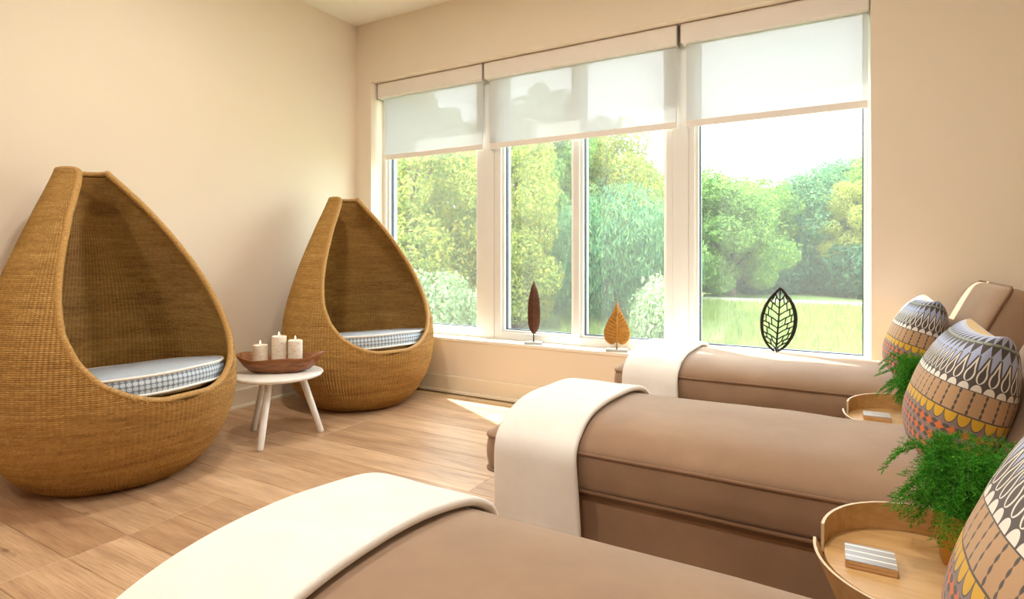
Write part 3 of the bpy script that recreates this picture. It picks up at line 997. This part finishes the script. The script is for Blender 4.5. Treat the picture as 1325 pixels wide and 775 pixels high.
# ------------------------------------------------------------------ folded throws
def throw(yf, label, x0=-0.998, x1=-0.705, zf=0.14, seed=0):
    yc = yf + CW / 2; xc = CX0 + CL / 2
    prof = []
    tl = 0.006
    def top(y):
        return Z1 + max(crown_h(x - xc, y - yc, CL, CW, CROWN, yf * 3.3) for x in (x1 - 0.02, (x0 + x1) / 2, x0 + 0.12)) + tl
    hang_f = [(yf - 0.024, zf + (Z1 - zf) * k / 14) for k in range(15)]
    ys = [yf - 0.022 + (CW + 0.044) * k / 40 for k in range(1, 40)]
    back = yf + CW + 0.024 if yf + CW < 3.5 else yf + CW + 0.008
    zb_ = zf + 0.05 if yf + CW < 3.5 else Z1 + 0.0
    tops = []
    for y in ys:
        yy = min(max(y, yf + 0.012), yf + CW - 0.012)
        e = min(y - (yf - 0.024), (yf + CW + 0.024) - y)
        z = top(yy)
        if e < 0.03: z = Z1 + (z - Z1) * max(0.0, (e / 0.03)) ** 0.6
        tops.append((float(min(y, back)), float(z)))
    prof = hang_f + tops + [(back, zb_ + (Z1 - zb_) * (1 - k / 10)) for k in range(11)]
    P, s = resample(np.array(prof), 0.016)
    for _ in range(3): P[1:-1] = 0.5 * P[1:-1] + 0.25 * P[:-2] + 0.25 * P[2:]
    nx = 22
    vs = []; fs = []
    for j, (y, z) in enumerate(P):
        for i in range(nx + 1):
            a = i / nx
            hang = max(0, (Z1 - z) / Z1)
            x = x0 + (x1 - x0) * a + 0.010 * math.sin(j * 0.09 + seed) * (1 if a > 0.5 else 0.5) + hang * 0.02 * (a - 0.5)
            fold = 0.010 * hang * math.sin(a * 9 + seed + j * 0.02) * (1 if y < yc else -1)
            w = 0.0025 * noise.noise(Vector((x * 9, y * 7, z * 7 + seed)))
            vs.append((x, y - max(0, fold) - (0 if z > Z1 else 0), z + w + (0.003 if z > Z1 else 0)))
    W = nx + 1
    for j in range(len(P) - 1):
        for i in range(nx):
            fs.append((j * W + i, j * W + i + 1, (j + 1) * W + i + 1, (j + 1) * W + i))
    xm = (x0 + x1) / 2
    vs = [(x - xm, y - yc, z - zf) for x, y, z in vs]
    o = mesh('throw_blanket', vs, fs, 'blanket', None, True, loc=(xm, yc, zf))
    md = o.modifiers.new('thick', 'SOLIDIFY'); md.thickness = 0.02; md.offset = 1.0
    md = o.modifiers.new('soft', 'SUBSURF'); md.levels = 1; md.render_levels = 1
    return tag(o, label, 'blanket', 'cream throws folded over the chaise ends')
throw(YS[0], 'cream fleece throw over the chaise closest to the camera', seed=0.5)
throw(YS[1], 'cream fleece throw over the middle chaise', seed=1.7)
throw(YS[2], 'cream fleece throw over the chaise along the window wall', seed=2.9)

# ------------------------------------------------------------------ printed pillows
def pillow_mesh():
    N = 64; M_ = 64
    W, Hh, T = 0.46, 0.405, 0.112
    al = [-PI / 2 + PI * i / N for i in range(N + 1)]; be = [-PI / 2 + PI * j / M_ for j in range(M_ + 1)]
    def pt(a, b, side):
        sa, sb = math.sin(a), math.sin(b)
        ca, cb = max(0, math.cos(a)), max(0, math.cos(b))
        x = sa * W / 2 * (1 - 0.08 * cb ** 1.2)
        z = sb * Hh / 2 * (1 - 0.10 * ca ** 1.2)
        th = T * (ca ** 0.68) * (cb ** 0.6)
        # sags: fuller low down
        th *= 1.0 + 0.14 * (-sb)
        wr = 0.003 * noise.noise(Vector((x * 14, z * 14, side * 3.0)))
        return (x, side * (th + wr * ca * cb), z)
    # arc lengths across the middle for the print
    arc = [0.0]
    for i in range(N):
        p, q = pt(al[i], 0, 1), pt(al[i + 1], 0, 1); arc.append(arc[-1] + math.dist(p, q))
    arz = [0.0]
    for j in range(M_):
        p, q = pt(0, be[j], 1), pt(0, be[j + 1], 1); arz.append(arz[-1] + math.dist(p, q))
    vs = []; fs = []; uv = []
    for side in (-1, 1):
        base = len(vs)
        for j in range(M_ + 1):
            for i in range(N + 1):
                vs.append(pt(al[i], be[j], side)); uv.append((arc[i] / arc[-1] * 19 * side, 0.55 * (arz[j] / arz[-1]) + 0.45 * (math.sin(be[j]) * 0.5 + 0.5)))
        for j in range(M_):
            for i in range(N):
                q = (base + j * (N + 1) + i, base + j * (N + 1) + i + 1, base + (j + 1) * (N + 1) + i + 1, base + (j + 1) * (N + 1) + i)
                fs.append(q if side < 0 else q[::-1])
    return vs, fs, uv
pv, pf, puv = pillow_mesh()
def pillow(loc, tilt, yaw, label, me=None):
    """width runs along y, face towards -x, leaning back by tilt"""
    if me is None:
        o = mesh('throw_pillow', pv, pf, 'pillow', None, True, puv); 
    else:
        o = bpy.data.objects.new('throw_pillow', me); link(o)
    o.matrix_world = Matrix.Translation(loc) @ Matrix.Rotation(yaw, 4, 'Z') @ Matrix.Rotation(tilt, 4, 'Y') @ Matrix.Rotation(-PI / 2, 4, 'Z')
    return tag(o, label, 'pillow', 'printed throw pillows at the chaise heads')
PT = math.radians(17)
p2 = pillow((0.285, 2.03, 0.676), PT, 0, 'printed pillow standing on the middle chaise')
pillow((0.297, 3.29, 0.676), PT, 0, 'printed pillow on the chaise along the window wall', p2.data)
pillow((0.240, 0.85, 0.690), PT, 0, 'printed pillow on the chaise closest to the camera, cut by the photo edge', p2.data)

# ------------------------------------------------------------------ tray tables, coasters, ferns
def make_tray(label, x, y):
    t = thing('tray_table', label, 'side table', (x, y, 0), 0, 'round oak tray tables between the chaises')
    R, z = 0.186, 0.420
    MB().lathe([(0, z - 0.012), (R - 0.002, z - 0.012), (R, z - 0.010), (R, z), (0, z)], 64).build('tray', 'oak_veneer', t, False)
    def panel(name, a0, a1, zb, zt, rb, rt, n=48, th=0.006):
        vs = []; fs = []; fm = []
        for k in range(n + 1):
            f_ = k / n; a = math.radians(a0 + (a1 - a0) * f_)
            e = min(1.0, min(f_, 1 - f_) * 9.0)           # corners of the panel are rounded down
            zt_ = zt(f_) if callable(zt) else zt
            ca, sa = math.cos(a), math.sin(a)
            for r, zz in ((rb, zb), (rt, zt_), (rt + th, zt_), (rb + th, zb)): vs.append((r * ca, r * sa, zz))
        for k in range(n):
            for q in range(4):
                q2 = (q + 1) % 4
                fs.append((k * 4 + q, (k + 1) * 4 + q, (k + 1) * 4 + q2, k * 4 + q2)); fm.append(1 if q == 1 else 0)
        fs.append((0, 1, 2, 3)); fm.append(1)
        fs.append(tuple(n * 4 + i for i in (3, 2, 1, 0))); fm.append(1)
        return mesh(name, vs, fs, None, t, False, slots=['oak_veneer', 'oak_edge'], fmat=fm)
    b_top = lambda f_: z + 0.050 + 0.014 * math.sin(PI * f_)
    panel('back_rim', 4, 176, z - 0.012, b_top, R + 0.001, R + 0.001)
    f_top = lambda f_: z + 0.008 + 0.012 * abs(2 * f_ - 1) ** 3
    panel('front_rim', 178, 362, z - 0.085, f_top, R - 0.026, R + 0.016)
    for a in (90, 210, 330):
        ca, sa = math.cos(math.radians(a)), math.sin(math.radians(a))
        MB().tube([(0.135 * ca, 0.135 * sa, 0), (0.10 * ca, 0.10 * sa, z - 0.012)], [0.010, 0.013], 12).build('leg', 'oak_veneer', t, True)
    return t
TN = (0.150, 1.437); TFr = (0.205, 2.700)
make_tray('oak tray table in the gap between the closest and middle chaises', *TN)
make_tray('oak tray table in the gap between the middle and window-side chaises', *TFr)
def coaster(x, y, label, rz):
    t = thing('coaster_stack', label, 'coasters', (x, y, 0.4205), rz, 'striped coasters on the tray tables')
    for k in range(2):
        MB().box(-0.046, 0.046, -0.041, 0.041, k * 0.0075, k * 0.0075 + 0.0070, 0.0006).build('coaster', 'coaster_wood' , t)
    MB().box(-0.0455, 0.0455, -0.0405, 0.0405, 0.0146, 0.0162).build('striped_face', 'coaster_top', t)
coaster(0.049, 1.418, 'striped wooden coaster stack on the tray table nearest the camera', 0.02)
coaster(0.115, 2.690, 'striped wooden coaster stack on the tray table farther back', 0.02)

def frond_mesh(seed, side_bias):
    r = random.Random(seed)
    V = []; F = []; SV = MB()
    def needle(p, d, L, w):
        n = len(V)
        s = d.cross(Vector((r.uniform(-1, 1), r.uniform(-1, 1), r.uniform(-1, 1)))).normalized() * w
        V.extend([tuple(p - s * 0.6), tuple(p + d * L * 0.5 + s), tuple(p + d * L), tuple(p + d * L * 0.5 - s)])
        F.append((n, n + 1, n + 2, n + 3))
    for st in range(120):
        az = r.uniform(0, 2 * PI); reach = r.uniform(0.05, 0.15); up = r.uniform(0.02, 0.165)
        droop = r.uniform(0.02, 0.10)
        dir_ = Vector((math.cos(az), math.sin(az), 0))
        p0 = Vector((math.cos(az), math.sin(az), 0)) * r.uniform(0.0, 0.03)
        pts = []
        NS = 15
        for k in range(NS + 1):
            f_ = k / NS
            pts.append(p0 + dir_ * reach * f_ ** 1.1 + Vector((0, 0, up * math.sin(min(1, f_ * 1.25) * PI * 0.55) - droop * max(0, f_ - 0.45) ** 1.6 * 2.2)))
        SV.tube(pts, [0.0011 * (1 - 0.6 * k / NS) for k in range(NS + 1)], 4)
        for k in range(3, NS + 1):
            f_ = k / NS
            tan = (pts[k] - pts[k - 1]).normalized()
            sd = tan.cross(Vector((0, 0, 1)))
            if sd.length < 0.1: sd = Vector((1, 0, 0))
            sd.normalize()
            for sg in (-1, 1):
                bl = 0.042 * (1 - 0.75 * f_) * r.uniform(0.7, 1.2) + 0.006
                bd = (sd * sg + tan * 0.75 + Vector((0, 0, r.uniform(-0.1, 0.3)))).normalized()
                nb = 10
                for q in range(nb):
                    pp = pts[k] + bd * bl * q / nb
                    for s2 in (-1, 1):
                        nd = (bd * 0.8 + (tan * s2 + Vector((r.uniform(-.5, .5), r.uniform(-.5, .5), r.uniform(-.2, .7)))) * 0.8).normalized()
                        needle(pp, nd, 0.010 * r.uniform(0.7, 1.2), 0.00075)
    return V, F, SV
FV, FF, FS = frond_mesh(7, 0)
def fern(x, y, rz, label, src=None):
    if src is None:
        t = thing('potted_fern', label, 'plant', (x, y, 0.4205), rz, 'feathery ferns in ochre pots')
        MB().lathe([(0, 0), (0.040, 0), (0.043, 0.003), (0.052, 0.06), (0.058, 0.112), (0.060, 0.115), (0.056, 0.115), (0.053, 0.10), (0, 0.10)], 40).build('pot', 'pot', t, True)
        MB().lathe([(0.0, 0.104), (0.053, 0.102)], 24).build('soil', 'soil', t)
        f_ = mesh('foliage', FV, FF, 'fern', t, loc=(0, 0, 0.108)); f_.scale = (0.9, 0.9, 0.95); f_['kind'] = 'stuff'
        FS.build('stems', 'fern_stem', t, loc=(0, 0, 0.108)).scale = (0.9, 0.9, 0.95)
        return t
    t = copy_tree(src); t.location = (x, y, 0.4205); t.rotation_euler.z = rz; t['label'] = label
    return t
f1 = fern(0.222, 1.505, 0.4, 'feathery green fern in an ochre pot, nearest the camera')
fern(0.262, 2.715, 2.5, 'feathery green fern in an ochre pot, on the tray table farther back', f1)

# ------------------------------------------------------------------ trees, shrubs and grass outside
def leaf_cloud(name, blobs, n, size, mat, seed, droop=0.0, aspect=0.55):
    """one crown: n separate leaves spread through the shells of a few ellipsoids"""
    r = np.random.default_rng(seed)
    blobs = np.array(blobs, float)
    vol = blobs[:, 3] * blobs[:, 4] * blobs[:, 5]
    w = vol ** (2 / 3); w /= w.sum()
    b = blobs[r.choice(len(blobs), n, p=w)]
    d = r.normal(size=(n, 3)); d /= np.linalg.norm(d, axis=1)[:, None]
    rad = 0.45 + 0.55 * r.random(n) ** 0.45
    # lumps: clusters of leaves with gaps between
    lump = np.sin(d[:, 0] * 7 + b[:, 0] * 5) * np.sin(d[:, 1] * 8 + b[:, 1] * 3) * np.sin(d[:, 2] * 7 + b[:, 2] * 4)
    rad *= 1 + 0.16 * lump
    p = b[:, :3] + d * b[:, 3:6] * rad[:, None]
    nrm = d + r.normal(size=(n, 3)) * 0.7 + np.array([0, 0, 0.3])
    nrm /= np.linalg.norm(nrm, axis=1)[:, None]
    tmp = r.normal(size=(n, 3)); tmp[:, 2] -= droop
    t = tmp - nrm * (tmp * nrm).sum(1)[:, None]; t /= np.linalg.norm(t, axis=1)[:, None]
    s = np.cross(nrm, t)
    L = size * (0.6 + 0.8 * r.random(n))[:, None]; Wd = L * aspect
    V = np.stack([p - t * L * 0.5, p + s * Wd * 0.5, p + t * L * 0.5, p - s * Wd * 0.5], 1).reshape(-1, 3)
    me = bpy.data.meshes.new(name)
    me.vertices.add(4 * n); me.vertices.foreach_set('co', V.astype(np.float32).ravel())
    me.loops.add(4 * n); me.loops.foreach_set('vertex_index', np.arange(4 * n, dtype=np.int32))
    me.polygons.add(n); me.polygons.foreach_set('loop_start', np.arange(0, 4 * n, 4, dtype=np.int32)); me.polygons.foreach_set('loop_total', np.full(n, 4, dtype=np.int32))
    me.update(calc_edges=True); me.validate()
    me.materials.append(MT[mat])
    return me
rb = random.Random(21)
def blobs_tall(h, w, k=34):
    out = []
    for i in range(k):
        f_ = (i + 0.5) / k
        z = h * (0.06 + 0.86 * f_); env = w * (math.sin(PI * min(1, 0.16 + 0.80 * f_)) ** 0.6)
        a = i * 2.4 + rb.uniform(-0.5, 0.5); q = env * rb.uniform(0.35, 0.85)
        s = w * rb.uniform(0.24, 0.42) * (1.0 - 0.3 * f_)
        out.append((q * math.cos(a), q * math.sin(a), z, s, s, s * rb.uniform(0.8, 1.2)))
    return out
def blobs_round(h, w, k=34):
    out = []
    for i in range(k):
        f_ = (i + 0.5) / k
        z = h * (0.10 + 0.78 * f_); env = w * (max(0.05, 1 - (abs(f_ - 0.42) / 0.60) ** 2.4)) ** 0.5
        a = i * 2.4 + rb.uniform(-0.6, 0.6); q = env * rb.uniform(0.45, 0.85)
        s = w * rb.uniform(0.22, 0.40)
        out.append((q * math.cos(a), q * math.sin(a), z, s, s, s * 0.8))
    return out
CR = {
    'tall': [leaf_cloud('crown', blobs_tall(6.0, 1.9), 46000, 0.088, 'leaf_yellow', 1), leaf_cloud('crown', blobs_tall(6.0, 1.7), 44000, 0.09, 'leaf_green', 2)],
    'round': [leaf_cloud('crown', blobs_round(5.0, 2.4), 42000, 0.115, 'leaf_green', 3), leaf_cloud('crown', blobs_round(5.0, 2.3), 40000, 0.115, 'leaf_blue', 4), leaf_cloud('crown', blobs_round(5.0, 2.2), 40000, 0.115, 'leaf_pale', 8)],
    'willow': [leaf_cloud('crown', [(0, 0, 2.1, 1.5, 1.5, 1.5), (0.6, 0.3, 1.5, 1.3, 1.3, 1.5), (-0.7, -0.2, 1.4, 1.2, 1.2, 1.4), (0.9, -0.6, 1.9, 0.8, 0.8, 1.1), (-0.9, -0.7, 1.7, 0.7, 0.7, 1.2)], 26000, 0.14, 'leaf_blue', 5, droop=4.0, aspect=0.2)],
    'shrub': [leaf_cloud('crown', [(0, 0, 0.55, 0.7, 0.7, 0.6), (0.5, 0.2, 0.4, 0.5, 0.5, 0.45), (-0.5, 0.1, 0.45, 0.5, 0.5, 0.5), (0.2, -0.5, 0.7, 0.3, 0.3, 0.5), (-0.4, -0.4, 0.8, 0.3, 0.3, 0.4)], 7000, 0.075, 'leaf_pale', 6), leaf_cloud('crown', [(0, 0, 0.6, 0.9, 0.8, 0.7), (0.8, 0.2, 0.5, 0.7, 0.6, 0.6), (-0.8, 0.1, 0.55, 0.7, 0.6, 0.6)], 8000, 0.11, 'leaf_dark', 7)],
}
tk = MB()
tk.tube([(0, 0, -0.1), (0.05, 0.02, 1.2), (0.0, 0.0, 2.6), (0.05, 0.05, 4.4)], [0.16, 0.12, 0.09, 0.03], 10)
for a, z0_, ln in ((0.4, 1.2, 1.3), (2.2, 1.6, 1.4), (4.0, 1.4, 1.2), (5.3, 2.2, 1.2), (1.3, 2.6, 1.0), (3.2, 3.0, 0.9)):
    tk.tube([(0, 0, z0_), (math.cos(a) * ln * 0.5, math.sin(a) * ln * 0.5, z0_ + ln * 0.55), (math.cos(a) * ln, math.sin(a) * ln, z0_ + ln)], [0.06, 0.045, 0.02], 6)
TRUNK = bpy.data.meshes.new('trunk'); TRUNK.from_pydata(tk.v, [], tk.f); TRUNK.materials.append(MT['bark'])
GZ = -0.4
def tree(kind, i, x, y, h, w, rz, label, group='trees beyond the windows', name='tree', cat='tree'):
    t = thing(name, label, cat, (x, y, GZ), rz, group)
    base_h = {'tall': 6.0, 'round': 5.0, 'willow': 3.6, 'shrub': 1.2}[kind]
    base_w = {'tall': 2.2, 'round': 2.4, 'willow': 2.0, 'shrub': 1.1}[kind]
    s = (w / base_w, w / base_w, h / base_h)
    c = bpy.data.objects.new('crown', CR[kind][i]); c.scale = s; c['kind'] = 'stuff'; link(c, t)
    if kind != 'shrub':
        k = bpy.data.objects.new('trunk', TRUNK); k.scale = (s[0], s[1], h / 5.6); link(k, t)
    return t
# behind the corner and middle windows
tree('tall', 0, -7.3, 8.6, 5.1, 1.9, 0.3, 'yellow-green tree filling the corner window, nearest the house')
tree('round', 0, -9.9, 12.6, 5.2, 2.6, 1.3, 'broad green tree behind the yellow-green one in the corner window')
tree('round', 1, -10.6, 8.8, 5.0, 2.4, 2.2, 'blue-green tree at the left edge of the corner window')
tree('tall', 1, -6.6, 13.3, 6.1, 1.8, 0.9, 'tallest green tree, seen through the left middle light')
tree('tall', 0, -5.6, 9.9, 4.3, 1.5, 2.0, 'yellow-leaved tree just left of the window mullion')
tree('round', 1, -7.5, 17.5, 5.6, 2.8, 0.2, 'blue-green tree far back behind the left middle light')
tree('willow', 0, -4.15, 11.6, 3.0, 1.9, 0.4, 'drooping blue-green willow in the right middle light')
tree('tall', 0, -5.7, 15.3, 5.6, 2.0, 3.0, 'yellow-green tree behind the willow')
tree('round', 0, -5.2, 21.0, 4.6, 2.6, 2.7, 'low rounded tree at the right edge of the middle window')
tree('round', 0, -3.4, 21.6, 3.9, 2.0, 1.9, 'small green tree between the middle window and the lawn window')
tree('round', 0, -8.0, 14.6, 6.0, 2.3, 4.1, 'tall leafy green tree seen through the shade over the left middle light')
tree('tall', 1, -8.4, 11.0, 5.3, 1.6, 5.2, 'narrow green tree behind the post between the corner and middle windows')
# beyond the lawn
for k, (kind, i, x, y, h, w, rz, lab) in enumerate((
    ('round', 0, -3.4, 24.6, 4.6, 2.6, 0.5, 'green tree at the left end of the row across the lawn'),
    ('round', 1, -1.2, 25.6, 5.0, 2.3, 1.5, 'blue-green tree second from the left across the lawn'),
    ('tall', 0, 0.2, 24.4, 4.4, 1.7, 2.6, 'low yellow-green tree amid the row across the lawn'),
    ('round', 0, 1.8, 26.4, 6.0, 2.4, 3.6, 'tallest rounded green tree across the lawn'),
    ('tall', 1, 3.4, 24.8, 4.9, 2.0, 4.4, 'mid-green tree in front of the tall pale one across the lawn'),
    ('round', 2, 5.0, 26.8, 6.3, 2.7, 5.0, 'pale grey-green tree at the right end across the lawn'),
    ('round', 1, 0.4, 29.5, 5.9, 3.0, 5.5, 'blue-green tree behind the row across the lawn'),
    ('round', 0, 8.2, 26.2, 6.4, 3.0, 0.8, 'green tree beyond the right side of the lawn window'))):
    tree(kind, i, x, y, h, w, rz, lab)
for k, (x, y, h, w) in enumerate(((-4.4, 24.2, 1.7, 1.5), (-2.2, 24.0, 1.9, 1.7), (0.2, 23.6, 1.8, 1.7), (2.4, 23.9, 2.0, 1.8), (4.6, 23.8, 1.9, 1.8), (6.8, 24.2, 1.8, 1.7), (-8.2, 20.5, 2.2, 2.2), (-11.5, 15.5, 2.4, 2.2), (-5.9, 18.6, 2.0, 2.0))):
    tree('shrub', 1, x, y, h, w, k * 1.1, ['dark shrub first from the left under the row of trees', 'dark shrub second from the left under the row of trees', 'dark shrub third from the left under the row of trees', 'dark shrub fourth from the left under the row of trees', 'dark shrub fifth from the left under the row of trees', 'dark shrub at the right end under the row of trees', 'dark undergrowth behind the willow', 'dark undergrowth behind the corner window trees', 'dark undergrowth low behind the middle window'][k], 'dark shrubs under the trees', 'shrub', 'shrub')
for x, y, h, w, rz, lab in ((-5.6, 7.5, 1.25, 0.95, 0.3, 'pale silvery shrub at the foot of the corner window'), (-2.35, 8.7, 1.25, 0.8, 1.9, 'pale flowering shrub low in the right middle light'), (2.6, 18.2, 0.85, 0.75, 2.9, 'small pale shrub by the road across the lawn')):
    tree('shrub', 0, x, y, h, w, rz, lab, 'pale shrubs near the house', 'shrub', 'shrub')
struct(bmat((-30, 40, 18.6, 20.6, -0.41, -0.385)).build('road', 'asphalt'), 'pale road beyond the lawn')
def grass():
    r = np.random.default_rng(5); n = 42000
    y = 4.3 + 14.0 * r.random(n) ** 0.8
    x = (r.random(n) - 0.62) * (y * 0.95) + 0.12 * y
    hgt = 0.10 + 0.16 * r.random(n); a = r.random(n) * 2 * PI; w = 0.012 + 0.004 * y / 6
    b = np.stack([x, y, np.full(n, GZ)], 1)
    s = np.stack([np.cos(a), np.sin(a), np.zeros(n)], 1) * w[:, None]
    tip = b + np.stack([r.normal(size=n) * 0.05, r.normal(size=n) * 0.05, hgt], 1)
    V = np.stack([b - s, b + s, tip], 1).reshape(-1, 3)
    me = bpy.data.meshes.new('lawn_grass')
    me.vertices.add(3 * n); me.vertices.foreach_set('co', V.astype(np.float32).ravel())
    me.loops.add(3 * n); me.loops.foreach_set('vertex_index', np.arange(3 * n, dtype=np.int32))
    me.polygons.add(n); me.polygons.foreach_set('loop_start', np.arange(0, 3 * n, 3, dtype=np.int32)); me.polygons.foreach_set('loop_total', np.full(n, 3, dtype=np.int32))
    me.update(calc_edges=True)
    me.materials.append(MT['grass'])
    o = bpy.data.objects.new('lawn_grass', me); link(o)
    tag(o, 'long sunlit grass of the lawn outside', 'grass'); o['kind'] = 'stuff'
grass()
